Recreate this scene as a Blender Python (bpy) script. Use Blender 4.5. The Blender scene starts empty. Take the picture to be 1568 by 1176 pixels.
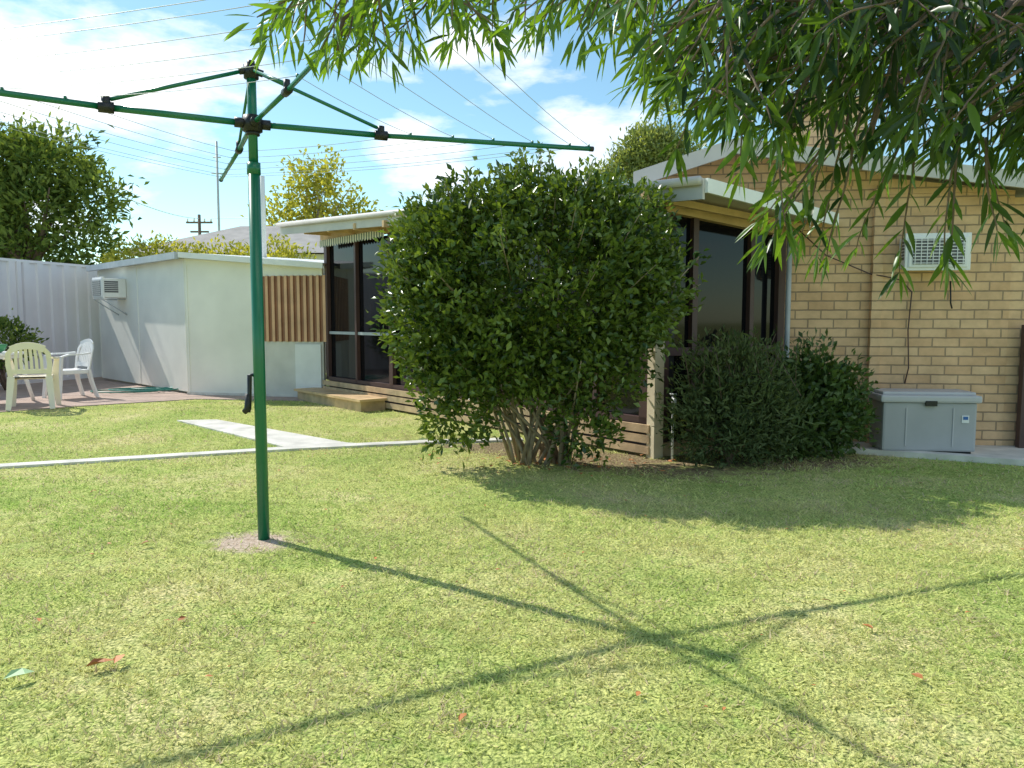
import bpy, bmesh, math, random
import numpy as np
from mathutils import Vector, Matrix
random.seed(7); rng=np.random.default_rng(11)
S=bpy.context.scene
# ------------------------------------------------------------------ helpers
def link(o,parent=None):
    S.collection.objects.link(o)
    if parent: o.parent=parent
    return o
def empty(name,loc=(0,0,0)):
    o=bpy.data.objects.new(name,None); o.empty_display_size=.3
    S.collection.objects.link(o); return o
def mesh_obj(name,verts,faces,mat,parent=None,uv=None,smooth=False):
    m=bpy.data.meshes.new(name); m.from_pydata([tuple(v) for v in verts],[],faces); 
    if uv is not None:
        l=m.uv_layers.new(name="UVMap"); k=0
        for f in uv:
            for c in f: l.data[k].uv=c; k+=1
    m.materials.append(mat)
    if smooth:
        for p in m.polygons: p.use_smooth=True
    m.update()
    return link(bpy.data.objects.new(name,m),parent)
def wall(name,p0,p1,th,z0,z1,mat,parent,z0b=None,z1b=None):
    """box: front face on p0->p1, body behind it (left normal)"""
    z0b=z0 if z0b is None else z0b; z1b=z1 if z1b is None else z1b
    a=Vector((p0[0],p0[1])); b=Vector((p1[0],p1[1])); d=(b-a); L=d.length; d.normalize()
    n=Vector((-d.y,d.x))*th
    v=[(a.x,a.y,z0),(b.x,b.y,z0b),(b.x,b.y,z1b),(a.x,a.y,z1),
       (a.x+n.x,a.y+n.y,z0),(b.x+n.x,b.y+n.y,z0b),(b.x+n.x,b.y+n.y,z1b),(a.x+n.x,a.y+n.y,z1)]
    f=[(0,1,2,3),(5,4,7,6),(4,0,3,7),(1,5,6,2),(3,2,6,7),(4,5,1,0)]
    uv=[[(0,z0),(L,z0b),(L,z1b),(0,z1)],[(L,z0b),(0,z0),(0,z1),(L,z1b)],
        [(-th,z0),(0,z0),(0,z1),(-th,z1)],[(L,z0b),(L+th,z0b),(L+th,z1b),(L,z1b)],
        [(0,0),(L,0),(L,th),(0,th)],[(0,0),(L,0),(L,th),(0,th)]]
    return mesh_obj(name,v,f,mat,parent,uv)
def box(name,c,s,mat,parent=None,rot=0,bev=0,tilt=0,taper=1.0):
    bm=bmesh.new(); bmesh.ops.create_cube(bm,size=1)
    for v in bm.verts:
        k=taper if v.co.z>0 else 1.0
        v.co=Vector((v.co.x*s[0]*k,v.co.y*s[1]*k,v.co.z*s[2]))
    if bev: bmesh.ops.bevel(bm,geom=bm.edges[:],offset=bev,segments=2,affect='EDGES',profile=.6)
    M=Matrix.Translation(c)@Matrix.Rotation(rot,4,'Z')@Matrix.Rotation(tilt,4,'X')
    bmesh.ops.transform(bm,matrix=M,verts=bm.verts)
    m=bpy.data.meshes.new(name); bm.to_mesh(m); bm.free(); m.materials.append(mat)
    return link(bpy.data.objects.new(name,m),parent)
def tube_geo(pts,rad,n=8):
    V=[];F=[]; pts=[Vector(p) for p in pts]
    if not hasattr(rad,'__len__'): rad=[rad]*len(pts)
    up=Vector((0,0,1)); prev=None
    for i,p in enumerate(pts):
        t=(pts[min(i+1,len(pts)-1)]-pts[max(i-1,0)]).normalized()
        if prev is None:
            s=t.cross(up)
            if s.length<.05: s=t.cross(Vector((1,0,0)))
        else: s=prev-t*prev.dot(t)
        s.normalize(); prev=s; b=t.cross(s)
        for k in range(n):
            a=2*math.pi*k/n; V.append(p+(s*math.cos(a)+b*math.sin(a))*rad[i])
    for i in range(len(pts)-1):
        for k in range(n):
            F.append((i*n+k,i*n+(k+1)%n,(i+1)*n+(k+1)%n,(i+1)*n+k))
    F.append(tuple(range(n))[::-1]); F.append(tuple((len(pts)-1)*n+k for k in range(n)))
    return V,F
def tubes(name,lst,mat,parent=None,n=8):
    V=[];F=[]
    for pts,r in lst:
        v,f=tube_geo(pts,r,n); o=len(V); V+=v; F+=[tuple(i+o for i in q) for q in f]
    return mesh_obj(name,V,F,mat,parent,smooth=True)
def sweep_geo(pts,w,t,side):
    V=[];F=[]; pts=[Vector(p) for p in pts]; side=Vector(side).normalized()
    ws=w if hasattr(w,'__len__') else [w]*len(pts)
    for i,p in enumerate(pts):
        d=(pts[min(i+1,len(pts)-1)]-pts[max(i-1,0)]).normalized()
        s=(side-d*side.dot(d)).normalized(); nn=d.cross(s)
        for a,b in ((-1,-1),(1,-1),(1,1),(-1,1)): V.append(p+s*a*ws[i]/2+nn*b*t/2)
    for i in range(len(pts)-1):
        for k in range(4): F.append((i*4+k,i*4+(k+1)%4,(i+1)*4+(k+1)%4,(i+1)*4+k))
    F.append((3,2,1,0)); o=(len(pts)-1)*4; F.append((o,o+1,o+2,o+3))
    return V,F
def fastmesh(name,V,F,mat,parent=None,tint=None,col=None,smooth=False):
    V=np.asarray(V,dtype=np.float32); F=np.asarray(F,dtype=np.int32); k=F.shape[1]
    m=bpy.data.meshes.new(name); m.vertices.add(len(V)); m.vertices.foreach_set('co',V.ravel())
    m.loops.add(F.size); m.loops.foreach_set('vertex_index',F.ravel())
    m.polygons.add(len(F)); m.polygons.foreach_set('loop_start',np.arange(0,F.size,k,dtype=np.int32))
    m.polygons.foreach_set('loop_total',np.full(len(F),k,dtype=np.int32))
    if tint is not None:
        a=m.attributes.new('tint','FLOAT','POINT'); a.data.foreach_set('value',np.asarray(tint,dtype=np.float32))
    if col is not None:
        a=m.attributes.new('col','FLOAT_COLOR','POINT'); a.data.foreach_set('color',np.asarray(col,dtype=np.float32).ravel())
    m.update(calc_edges=True); m.validate(); m.materials.append(mat)
    if smooth: m.polygons.foreach_set('use_smooth',np.ones(len(F),dtype=bool))
    return link(bpy.data.objects.new(name,m),parent)
def nrm(a): return a/np.maximum(np.linalg.norm(a,axis=1,keepdims=True),1e-6)
# ------------------------------------------------------------------ materials
def newmat(name):
    m=bpy.data.materials.new(name); m.use_nodes=True; nt=m.node_tree
    b=nt.nodes['Principled BSDF']; return m,nt,b
def N(nt,t,**k):
    n=nt.nodes.new(t)
    for a,v in k.items(): setattr(n,a,v)
    return n
def ramp(nt,stops):
    r=N(nt,'ShaderNodeValToRGB'); e=r.color_ramp.elements
    while len(e)<len(stops): e.new(.5)
    for i,(p,c) in enumerate(stops): e[i].position=p; e[i].color=(*c,1)
    return r
def plain(name,col,rough=.6,var=.12,scale=6,metal=0,bump=0,spec=.4,bscale=60):
    m,nt,b=newmat(name); L=nt.links
    tc=N(nt,'ShaderNodeTexCoord'); no=N(nt,'ShaderNodeTexNoise'); no.inputs['Scale'].default_value=scale; no.inputs['Detail'].default_value=6
    L.new(tc.outputs['Object'],no.inputs['Vector'])
    r=ramp(nt,[(.3,tuple(c*(1-var) for c in col)),(.7,tuple(min(1,c*(1+var)) for c in col))])
    L.new(no.outputs['Fac'],r.inputs['Fac']); L.new(r.outputs['Color'],b.inputs['Base Color'])
    b.inputs['Roughness'].default_value=rough; b.inputs['Metallic'].default_value=metal
    b.inputs['Specular IOR Level'].default_value=spec
    if bump:
        n2=N(nt,'ShaderNodeTexNoise'); n2.inputs['Scale'].default_value=bscale; n2.inputs['Detail'].default_value=5
        L.new(tc.outputs['Object'],n2.inputs['Vector'])
        bp=N(nt,'ShaderNodeBump'); bp.inputs['Strength'].default_value=bump; bp.inputs['Distance'].default_value=.01
        L.new(n2.outputs['Fac'],bp.inputs['Height']); L.new(bp.outputs['Normal'],b.inputs['Normal'])
    return m
def brickmat(name,c1,c2,cm,w=.235,h=.086,ms=.007):
    m,nt,b=newmat(name); L=nt.links
    tc=N(nt,'ShaderNodeTexCoord'); br=N(nt,'ShaderNodeTexBrick')
    nz=N(nt,'ShaderNodeTexNoise'); nz.inputs['Scale'].default_value=14; L.new(tc.outputs['UV'],nz.inputs['Vector'])
    sc=N(nt,'ShaderNodeVectorMath',operation='SCALE'); sc.inputs['Scale'].default_value=.007; L.new(nz.outputs['Color'],sc.inputs[0])
    av=N(nt,'ShaderNodeVectorMath',operation='ADD'); L.new(tc.outputs['UV'],av.inputs[0]); L.new(sc.outputs[0],av.inputs[1])
    br.inputs['Scale'].default_value=1; br.inputs['Brick Width'].default_value=w; br.inputs['Row Height'].default_value=h
    br.inputs['Mortar Size'].default_value=ms; br.inputs['Mortar Smooth'].default_value=.3; br.inputs['Bias'].default_value=0
    br.inputs['Color1'].default_value=(*c1,1); br.inputs['Color2'].default_value=(*c2,1); br.inputs['Mortar'].default_value=(*cm,1)
    L.new(av.outputs[0],br.inputs['Vector'])
    no=N(nt,'ShaderNodeTexNoise'); no.inputs['Scale'].default_value=5; no.inputs['Detail'].default_value=9; no.inputs['Roughness'].default_value=.65; L.new(tc.outputs['UV'],no.inputs['Vector'])
    r=ramp(nt,[(.3,(.72,.7,.68)),(.7,(1.12,1.12,1.12))]); L.new(no.outputs['Fac'],r.inputs['Fac'])
    mx=N(nt,'ShaderNodeMix',data_type='RGBA',blend_type='MULTIPLY'); mx.inputs[0].default_value=.8
    L.new(br.outputs['Color'],mx.inputs[6]); L.new(r.outputs['Color'],mx.inputs[7]); L.new(mx.outputs[2],b.inputs['Base Color'])
    b.inputs['Roughness'].default_value=.85
    bp=N(nt,'ShaderNodeBump',invert=True); bp.inputs['Strength'].default_value=.9; bp.inputs['Distance'].default_value=.01
    L.new(br.outputs['Fac'],bp.inputs['Height']); L.new(bp.outputs['Normal'],b.inputs['Normal'])
    return m
def leafmat(name,dark,light,trans=.35,rough=.4,tcol=None,spec=.5,simple=False):
    m,nt,b=newmat(name); L=nt.links
    at=N(nt,'ShaderNodeAttribute',attribute_name='tint')
    r=ramp(nt,[(0,dark),(1,light)]); L.new(at.outputs['Fac'],r.inputs['Fac'])
    if simple: b=N(nt,'ShaderNodeBsdfDiffuse'); L.new(r.outputs['Color'],b.inputs['Color'])
    else:
        L.new(r.outputs['Color'],b.inputs['Base Color']); b.inputs['Roughness'].default_value=rough; b.inputs['Specular IOR Level'].default_value=spec
    tr=N(nt,'ShaderNodeBsdfTranslucent'); mx=N(nt,'ShaderNodeMix',data_type='RGBA',blend_type='MULTIPLY'); mx.inputs[0].default_value=1
    tcol=tcol or (1.6,1.5,.5)
    mx.inputs[7].default_value=(*tcol,1); L.new(r.outputs['Color'],mx.inputs[6]); L.new(mx.outputs[2],tr.inputs['Color'])
    ms=N(nt,'ShaderNodeMixShader'); ms.inputs[0].default_value=trans
    L.new(b.outputs[0],ms.inputs[1]); L.new(tr.outputs[0],ms.inputs[2]); L.new(ms.outputs[0],nt.nodes['Material Output'].inputs['Surface'])
    return m
M_brick=brickmat('cream_brick',(.84,.57,.33),(.74,.46,.25),(.42,.29,.18))
M_paver=brickmat('patio_paver',(.5,.36,.3),(.44,.32,.26),(.38,.32,.27),w=.22,h=.11,ms=.006)
M_white=plain('white_paint',(.82,.82,.80),.5,.05)
M_cream=plain('cream_panel',(.86,.84,.76),.5,.07,1.8)
M_render=plain('rendered_base',(.66,.64,.58),.8,.1,3,bump=.2)
M_fascia=plain('fascia_paint',(.55,.52,.49),.5,.10,3)
M_tan=plain('tan_timber',(.66,.45,.24),.6,.2,5,bump=.2)
M_timber=plain('deck_timber',(.55,.39,.23),.7,.25,7,bump=.3)
M_post=plain('post_timber',(.7,.6,.42),.65,.12,6)
M_brown=plain('brown_frame',(.09,.05,.045),.45,.1)
M_glass,nt,b=newmat('dark_glass'); b.inputs['Base Color'].default_value=(.006,.006,.008,1); b.inputs['Roughness'].default_value=.05; b.inputs['Specular IOR Level'].default_value=.28
M_fence=plain('fence_steel',(.76,.72,.75),.45,.05,1.5)
M_corr=plain('tan_corrugated',(.72,.43,.25),.55,.12,4)
M_corr_shade=plain('corrugated_shade',(.36,.18,.11),.55,.12,4)  # darker copy of the same sheet, shade between the ribs put into colour
M_conc=plain('concrete',(.66,.63,.56),.85,.2,5,bump=.3)
M_green=plain('green_enamel',(.008,.15,.07),.28,.06,10,spec=.6)
M_black=plain('black_plastic',(.02,.02,.02),.4,.2,20)
M_wire=plain('line_wire',(.5,.52,.53),.4,.1)
M_plw=plain('white_plastic',(.84,.84,.83),.35,.03)
M_plc=plain('cream_plastic',(.88,.80,.64),.35,.04)
M_box=plain('grey_plastic',(.42,.42,.43),.5,.06,4)
M_lid=plain('grey_lid',(.52,.51,.52),.45,.06,4)
M_grille=plain('grille_dark',(.12,.12,.13),.5,.1)
M_bark=plain('bark',(.17,.12,.09),.85,.35,14,bump=.5)
M_barkl=plain('light_bark',(.34,.27,.19),.85,.3,14,bump=.5)
M_tile=plain('roof_tile',(.34,.32,.3),.8,.15,3)
M_pipe=plain('grey_pipe',(.45,.48,.5),.5,.08)
M_hose=plain('hose_rubber',(.02,.2,.16),.4,.1)
M_deadleaf=plain('dead_leaf',(.50,.19,.06),.6,.45,9)
M_paleleaf=plain('pale_leaf',(.42,.6,.3),.6,.1,9)
M_shrub=leafmat('shrub_leaf',(.028,.068,.013),(.19,.265,.05),.27,.26)
M_grey=leafmat('lavender_leaf',(.05,.08,.035),(.16,.2,.09),.2,.6,simple=True)
M_green2=leafmat('bush_leaf',(.035,.075,.02),(.13,.2,.05),.25,.5)
M_dkleaf=leafmat('tree_leaf_dark',(.05,.095,.03),(.27,.34,.10),.35,.5,simple=True)
M_yleaf=leafmat('tree_leaf_yellow',(.24,.27,.06),(.54,.5,.12),.4,.5,simple=True)
M_gum=leafmat('gum_leaf',(.13,.18,.08),(.36,.40,.18),.35,.5,simple=True)
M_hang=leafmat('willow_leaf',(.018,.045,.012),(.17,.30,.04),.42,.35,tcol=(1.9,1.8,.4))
def grass_blade_mat():
    m,nt,b=newmat('lawn_blades'); L=nt.links
    at=N(nt,'ShaderNodeAttribute',attribute_name='col'); b=N(nt,'ShaderNodeBsdfDiffuse'); tr=N(nt,'ShaderNodeBsdfTranslucent')
    L.new(at.outputs['Color'],b.inputs['Color']); L.new(at.outputs['Color'],tr.inputs['Color'])
    ms=N(nt,'ShaderNodeMixShader'); ms.inputs[0].default_value=.45
    L.new(b.outputs[0],ms.inputs[1]); L.new(tr.outputs[0],ms.inputs[2]); L.new(ms.outputs[0],nt.nodes['Material Output'].inputs['Surface'])
    return m
def ground_mat():
    m,nt,b=newmat('lawn_ground'); L=nt.links
    g=N(nt,'ShaderNodeNewGeometry'); pos=g.outputs['Position']
    def noise(sc,det):
        n=N(nt,'ShaderNodeTexNoise'); n.inputs['Scale'].default_value=sc; n.inputs['Detail'].default_value=det; L.new(pos,n.inputs['Vector']); return n.outputs['Fac']
    def mul(a,b_):
        x=N(nt,'ShaderNodeMix',data_type='RGBA',blend_type='MULTIPLY'); x.inputs[0].default_value=1; L.new(a,x.inputs[6]); L.new(b_,x.inputs[7]); return x.outputs[2]
    r1=ramp(nt,[(.32,(.39,.47,.14)),(.5,(.52,.55,.19)),(.68,(.66,.60,.30))]); L.new(noise(1.1,5),r1.inputs['Fac'])
    r2=ramp(nt,[(.30,(.66,.8,.64)),(.5,(1,1,1)),(.72,(1.12,1.1,1.12))]); L.new(noise(14,7),r2.inputs['Fac'])
    r4=ramp(nt,[(.36,(.30,.36,.24)),(.5,(.95,.95,.9)),(.65,(1.25,1.2,1.15))]); L.new(noise(75,5),r4.inputs['Fac'])
    col=mul(mul(r1.outputs[0],r2.outputs[0]),r4.outputs[0])
    rd=ramp(nt,[(.3,(.42,.31,.22)),(.6,(.62,.49,.38)),(.75,(.72,.6,.5))]); L.new(noise(35,6),rd.inputs['Fac'])
    rm=ramp(nt,[(.35,(.12,.09,.05)),(.55,(.30,.23,.13)),(.7,(.5,.40,.26))]); L.new(noise(45,6),rm.inputs['Fac'])
    wob=noise(7,5)
    def patch(col,c,rx,ry,rot,src):
        mp=N(nt,'ShaderNodeMapping',vector_type='TEXTURE'); mp.inputs['Location'].default_value=(*c,0); mp.inputs['Rotation'].default_value=(0,0,rot); mp.inputs['Scale'].default_value=(rx,ry,1); L.new(pos,mp.inputs['Vector'])
        ln=N(nt,'ShaderNodeVectorMath',operation='LENGTH'); L.new(mp.outputs[0],ln.inputs[0])
        ad=N(nt,'ShaderNodeMath',operation='MULTIPLY_ADD'); ad.inputs[1].default_value=1.6; L.new(wob,ad.inputs[0]); L.new(ln.outputs['Value'],ad.inputs[2])
        rr=N(nt,'ShaderNodeMapRange'); rr.inputs['From Min'].default_value=1.5; rr.inputs['From Max'].default_value=1.95; rr.inputs['To Min'].default_value=1; rr.inputs['To Max'].default_value=0; L.new(ad.outputs[0],rr.inputs['Value'])
        x=N(nt,'ShaderNodeMix',data_type='RGBA'); L.new(rr.outputs[0],x.inputs[0]); L.new(col,x.inputs[6]); L.new(src,x.inputs[7]); return x.outputs[2]
    col=patch(col,(-1.40,4.10),.22,.21,0,rd.outputs[0])
    col=patch(col,(.45,6.75),1.6,.5,-.65,rm.outputs[0])
    col=patch(col,(2.2,6.6),1.0,.6,0,rm.outputs[0])
    L.new(col,b.inputs['Base Color']); b.inputs['Roughness'].default_value=.95; b.inputs['Specular IOR Level'].default_value=.05
    bp=N(nt,'ShaderNodeBump'); bp.inputs['Strength'].default_value=.7; bp.inputs['Distance'].default_value=.025
    L.new(noise(70,3),bp.inputs['Height']); L.new(bp.outputs[0],b.inputs['Normal'])
    return m
M_gr=grass_blade_mat(); M_grd=ground_mat()
# ------------------------------------------------------------------ ground
mesh_obj('ground',[(-400,-60,0),(400,-60,0),(400,700,0),(-400,700,0)],[(0,1,2,3)],M_grd)
def sheet(name,pts,z,mat,th=None,parent=None):
    n=len(pts); V=[(x,y,z) for x,y in pts]; F=[tuple(range(n))]; uv=[[(x,y) for x,y in pts]]
    if th:
        V+=[(x,y,z-th) for x,y in pts]
        for i in range(n):
            j=(i+1)%n; F.append((i,i+n,j+n,j)); uv.append([(0,0)]*4)
    return mesh_obj(name,V,F,mat,parent,uv)
patio=[(-6.6,9.9),(-5.9,10.6),(-4.74,11.5),(-2.6,11.2),(-2.4,12.2),(-5,13),(-8.3,16.5),(-10.6,16.5),(-10.6,9.0),(-7.4,9.0)]
sheet('brick_patio',patio,.012,M_paver,.03)
P1=[(-9,4.25),(-4.16,6.18),(-2.02,7.06),(-.79,7.44),(.1,7.6)]
def strip2d(pts,w):
    A=[];B=[]
    for i,p in enumerate(pts):
        a=Vector(pts[max(i-1,0)]); c=Vector(pts[min(i+1,len(pts)-1)]); d=(c-a).normalized(); n=Vector((-d.y,d.x))*w/2
        A.append((p[0]+n.x,p[1]+n.y)); B.append((p[0]-n.x,p[1]-n.y))
    return B+A[::-1]
sheet('concrete_path',strip2d(P1,.15),.02,M_conc,.05)
P2=[(-3.95,9.02),(-3.5,9.08),(-1.6,7.37),(-1.2,7.22),(-2.1,7.09)]
sheet('garden_path',P2,.016,M_conc,.05)
K=[(2.75,7.05),(4.18,6.32),(6.5,5.5)]
sheet('concrete_edging',strip2d(K,.13),.05,M_conc,.07)
sheet('side_path',[(2.75,7.12),(4.2,6.39),(6.5,5.57),(6.5,7.4),(2.7,7.5)],.03,M_conc,.05)
# ------------------------------------------------------------------ lawn blades
def inpoly(x,y,poly):
    c=np.zeros(len(x),bool); n=len(poly)
    for i in range(n):
        x0,y0=poly[i]; x1,y1=poly[(i+1)%n]
        if y0==y1: continue
        t=((y0>y)!=(y1>y))&(x<(x1-x0)*(y-y0)/(y1-y0)+x0); c^=t
    return c
def segd(x,y,a,b):
    ax,ay=a; bx,by=b; dx,dy=bx-ax,by-ay; t=np.clip(((x-ax)*dx+(y-ay)*dy)/(dx*dx+dy*dy),0,1)
    return np.hypot(x-ax-t*dx,y-ay-t*dy)
def vnoise(x,y,s,seed):
    r=np.random.default_rng(seed); g=r.random((256,256)); u=x*s+40; v=y*s+40
    i=np.floor(u).astype(int); j=np.floor(v).astype(int); fu=u-i; fv=v-j; fu=fu*fu*(3-2*fu); fv=fv*fv*(3-2*fv)
    G=lambda a,b:g[a%256,b%256]
    return (G(i,j)*(1-fu)+G(i+1,j)*fu)*(1-fv)+(G(i,j+1)*(1-fu)+G(i+1,j+1)*fu)*fv
houseP=[(-3.1,11.9),(1.2,6.6),(2.7,7.1),(4.2,6.3),(6.5,5.45),(8,5),(8,20),(-3,20)]
def zone(y0,y1,slope,dens,h,w):
    X=slope*y1+.6; n=int((y1-y0)*2*X*dens); x=rng.uniform(-X,X,n); y=rng.uniform(y0,y1,n)
    k=np.abs(x)<slope*y+.6
    k&=~inpoly(x,y,patio)&~inpoly(x,y,houseP)&~inpoly(x,y,[(-8.3,16),(-5.1,12.1),(-2.5,11.4),(0,16)])
    for i in range(len(P1)-1): k&=segd(x,y,P1[i],P1[i+1])>.075+rng.uniform(-.03,.02,n)
    k&=~inpoly(x,y,P2)
    dm=np.hypot((x+1.40)/.24,(y-4.10)/.23)+.9*(vnoise(x,y,11,8)-.5); k&=~((dm<1.15)&(rng.random(n)>np.clip(dm-.35,0,1)*.9))
    db=segd(x,y,(-.4,7.4),(1.6,6.1)); k&=~((db<.42)&(rng.random(n)>np.clip(db-.1,0,.3)*2.4))
    q=vnoise(x,y,3.5,3)*.5+vnoise(x,y,9,4)*.5; fine=vnoise(x,y,30,5)
    k&=((q>.28)|(rng.random(n)<.3))&((fine>.3)|(rng.random(n)<.45))
    x=x[k];y=y[k];q=q[k];fine=fine[k]; n=len(x)
    a=rng.uniform(0,2*math.pi,n); hh=h*rng.uniform(.4,1.35,n)*(.5+.6*q+.5*fine); ww=w*rng.uniform(.7,1.3,n)
    lean=rng.normal(0,1.15,(n,2))*h
    z=np.zeros(n)+.002; b0=np.stack([x-np.cos(a)*ww/2,y-np.sin(a)*ww/2,z],1); b1=np.stack([x+np.cos(a)*ww/2,y+np.sin(a)*ww/2,z],1)
    tp=np.stack([x+lean[:,0],y+lean[:,1],hh],1)
    V=np.stack([b0,b1,tp],1).reshape(-1,3)
    p=vnoise(x,y,.8,21)*.5+vnoise(x,y,2.7,22)*.5; p=np.clip((p-.25)/.45,0,1)[:,None]
    c=np.array([.47,.61,.17])*(1-p)+np.array([.74,.73,.31])*p
    r=rng.random(n)[:,None]; c=c*(.6+.65*r)*(.78+.42*vnoise(x,y,22,41)[:,None])
    dry=rng.random(n)<(.05+.22*vnoise(x,y,1.7,31)**2+.3*(vnoise(x,y,6,33)>.78)); c[dry]=np.array([.78,.64,.42])*(.6+.5*r[dry])
    c=np.concatenate([np.clip(c,0,.88),np.ones((n,1))],1); return V,np.repeat(c,3,0)
Vs=[];Ts=[]
for z in ((1.5,3.0,.75,7200,.019,.0058),(3.0,5.0,.75,4400,.020,.007),(5.0,8.0,.75,1900,.02,.009),(8,12.5,.75,650,.02,.012)):
    v,t=zone(*z); Vs.append(v);Ts.append(t)
V=np.concatenate(Vs); T=np.concatenate(Ts); fastmesh('lawn_grass',V,np.arange(len(V)).reshape(-1,3),M_gr,col=T)
# ------------------------------------------------------------------ foliage makers
def leaf_simple(P,D,L,W,fold=.25):
    n=len(P); D=nrm(D); R=nrm(rng.normal(size=(n,3))); Sd=nrm(np.cross(D,R)); U=np.cross(Sd,D)
    U*=np.where(U[:,2:3]<0,-1,1)
    L=L[:,None];W=W[:,None]; mid=P+D*L*.5
    l=mid-Sd*W/2+U*W*fold; r=mid+Sd*W/2+U*W*fold; tip=P+D*L
    V=np.stack([P,l,tip,r],1).reshape(-1,3); b=np.arange(n)*4
    F=np.concatenate([np.stack([b,b+2,b+1],1),np.stack([b,b+3,b+2],1)])
    return V,F
def clumps(C,Od,n,spread,L,W,up=.3):
    m=len(C); P=np.repeat(C,n,0)+rng.normal(size=(m*n,3))*spread
    D=np.repeat(Od,n,0)*.8+rng.normal(size=(m*n,3))*.7+np.array([0,0,up])
    k=len(P); return leaf_simple(P,D,L*rng.uniform(.65,1.25,k),W*rng.uniform(.7,1.25,k))
def crown(name,blobs,ncl,nl,spread,L,W,mat,parent,gap=.32,hollow=.45,freq=1.0,sq=2.0,up=.3,bumpy=1.0):
    vs=[];fs=[];ts=[];off=0;CC=[]
    tot=sum(b[3]*b[4]*b[5] for b in blobs)
    for bi,(cx,cy,cz,rx,ry,rz) in enumerate(blobs):
        m=int(ncl*rx*ry*rz/tot*1.0)+4; d=nrm(rng.normal(size=(m*2,3)))
        e=(np.abs(d)**sq).sum(1)**(-1/sq)
        rad=hollow+(1-hollow)*rng.random(m*2)**.5
        ph=rng.uniform(0,6.28,6)
        bump=1+bumpy*(.09*np.sin(d[:,0]*5*freq+ph[0])*np.sin(d[:,2]*6*freq+ph[1])+.07*np.sin(d[:,1]*9*freq+ph[2]+d[:,0]*7)+.05*np.sin(d[:,2]*14*freq+ph[3])*np.sin(d[:,0]*13+ph[4]))
        p=d*(e*rad*bump)[:,None]*np.array([rx,ry,rz]); C=p+np.array([cx,cy,cz])
        g=np.sin(C[:,0]*4.1*freq/max(rx,.5)+ph[0])*np.sin(C[:,1]*3.7*freq/max(rx,.5)+ph[1])*np.sin(C[:,2]*4.7*freq/max(rx,.5)+ph[5])
        k=(g>-gap)|(rng.random(len(g))<.15); k&=C[:,2]>.03; C=C[k][:m]; d2=d[k][:m]
        v,f=clumps(C,d2,nl,spread,L,W,up); vs.append(v); fs.append(f+off); off+=len(v)
        ct=np.clip(.45+.3*g[k][:m]+rng.normal(size=len(C))*.18,0,1)
        ts.append(np.repeat(np.clip(np.repeat(ct,nl)+rng.normal(size=len(C)*nl)*.2,0,1),4)); CC.append(C)
    fastmesh('foliage',np.concatenate(vs),np.concatenate(fs),mat,parent,np.concatenate(ts))
    return np.concatenate(CC)
def tree(name,base,fork,blobs,r0,ncl,nl,spread,L,W,mat,bark,nlimb=14,**k):
    root=empty(name); C=crown(name,blobs,ncl,nl,spread,L,W,mat,root,**k)
    b=Vector(base); f=Vector(fork); mid=b.lerp(f,.5)+Vector((.04,.03,0))*r0*8
    lst=[([b,mid,f],[r0*1.25,r0*.9,r0*.75])]
    for i in range(nlimb):
        t=Vector(C[rng.integers(len(C))]); m1=f.lerp(t,.45)+Vector(rng.normal(size=3))*.08*(t-f).length
        m1.z+=.05*(t-f).length
        lst.append(([f-Vector((0,0,r0)),m1,t],[r0*.5,r0*.28,r0*.07]))
    tubes('trunk_and_limbs',lst,bark,root,7); return root
tree('leafy_tree',(-13.8,22,0),(-13.7,22,2.4),[(-14.3,21.7,5.5,1.5,1.4,1.0),(-12.8,21.8,5.5,1.2,1.3,.85),(-11.6,21.8,4.5,.85,1,.8),(-13.2,21.5,4.3,1.3,1.2,.9),(-15.3,22,4.4,1.4,1.4,1.2),(-11.7,21.6,3.1,.85,.9,.7),(-13.6,21.4,2.9,1.2,1.0,.8),(-15.6,21.8,6.0,1.2,1.2,.9),(-12.6,21.9,2.1,1.1,.9,.6),(-16,22,2.6,1.4,1,1)],.25,1600,11,.17,.24,.09,M_dkleaf,M_bark,34,gap=.06,hollow=.35,bumpy=1.8,freq=1.3)
tree('poplar_tree',(-7.6,30,0),(-7.5,30,3.6),[(-7.9,30,5.9,1.0,1,1.3),(-7.0,30,6.4,.85,.9,1.4),(-6.2,30,5.2,.9,.9,.9),(-8.8,30,4.9,.9,.9,1.1),(-7.2,30,4.5,1.5,1,.8)],.12,270,12,.2,.22,.12,M_yleaf,M_barkl,26,gap=.0,hollow=.1)
tree('gum_tree',(6.8,36,0),(6.8,36,7),[(6.4,36,9.0,1.4,1.4,1.0),(7.5,36,8.6,1.2,1.2,1.1),(5.2,36,8.0,1.1,1,.8),(7.1,36,11.0,.7,.65,.55),(5.9,36,8.6,1.1,1.2,1.0),(4.3,36,7.6,.9,.9,.6)],.16,800,12,.17,.24,.09,M_gum,M_barkl,16,gap=.25,hollow=.3)
hd=empty('garden_hedge'); crown('h',[(-9.2,20,2.5,1.2,.6,.75),(-7.6,20,2.5,1.2,.6,.62),(-6.2,20,2.5,1.1,.6,.65)],500,12,.1,.14,.06,M_yleaf,hd,gap=.3)
tubes('stems',[([(x,20,0),(x+.1,20,2.4)],[.05,.03]) for x in (-9.4,-8.4,-7.6,-6.8,-6.0)],M_bark,hd)
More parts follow.
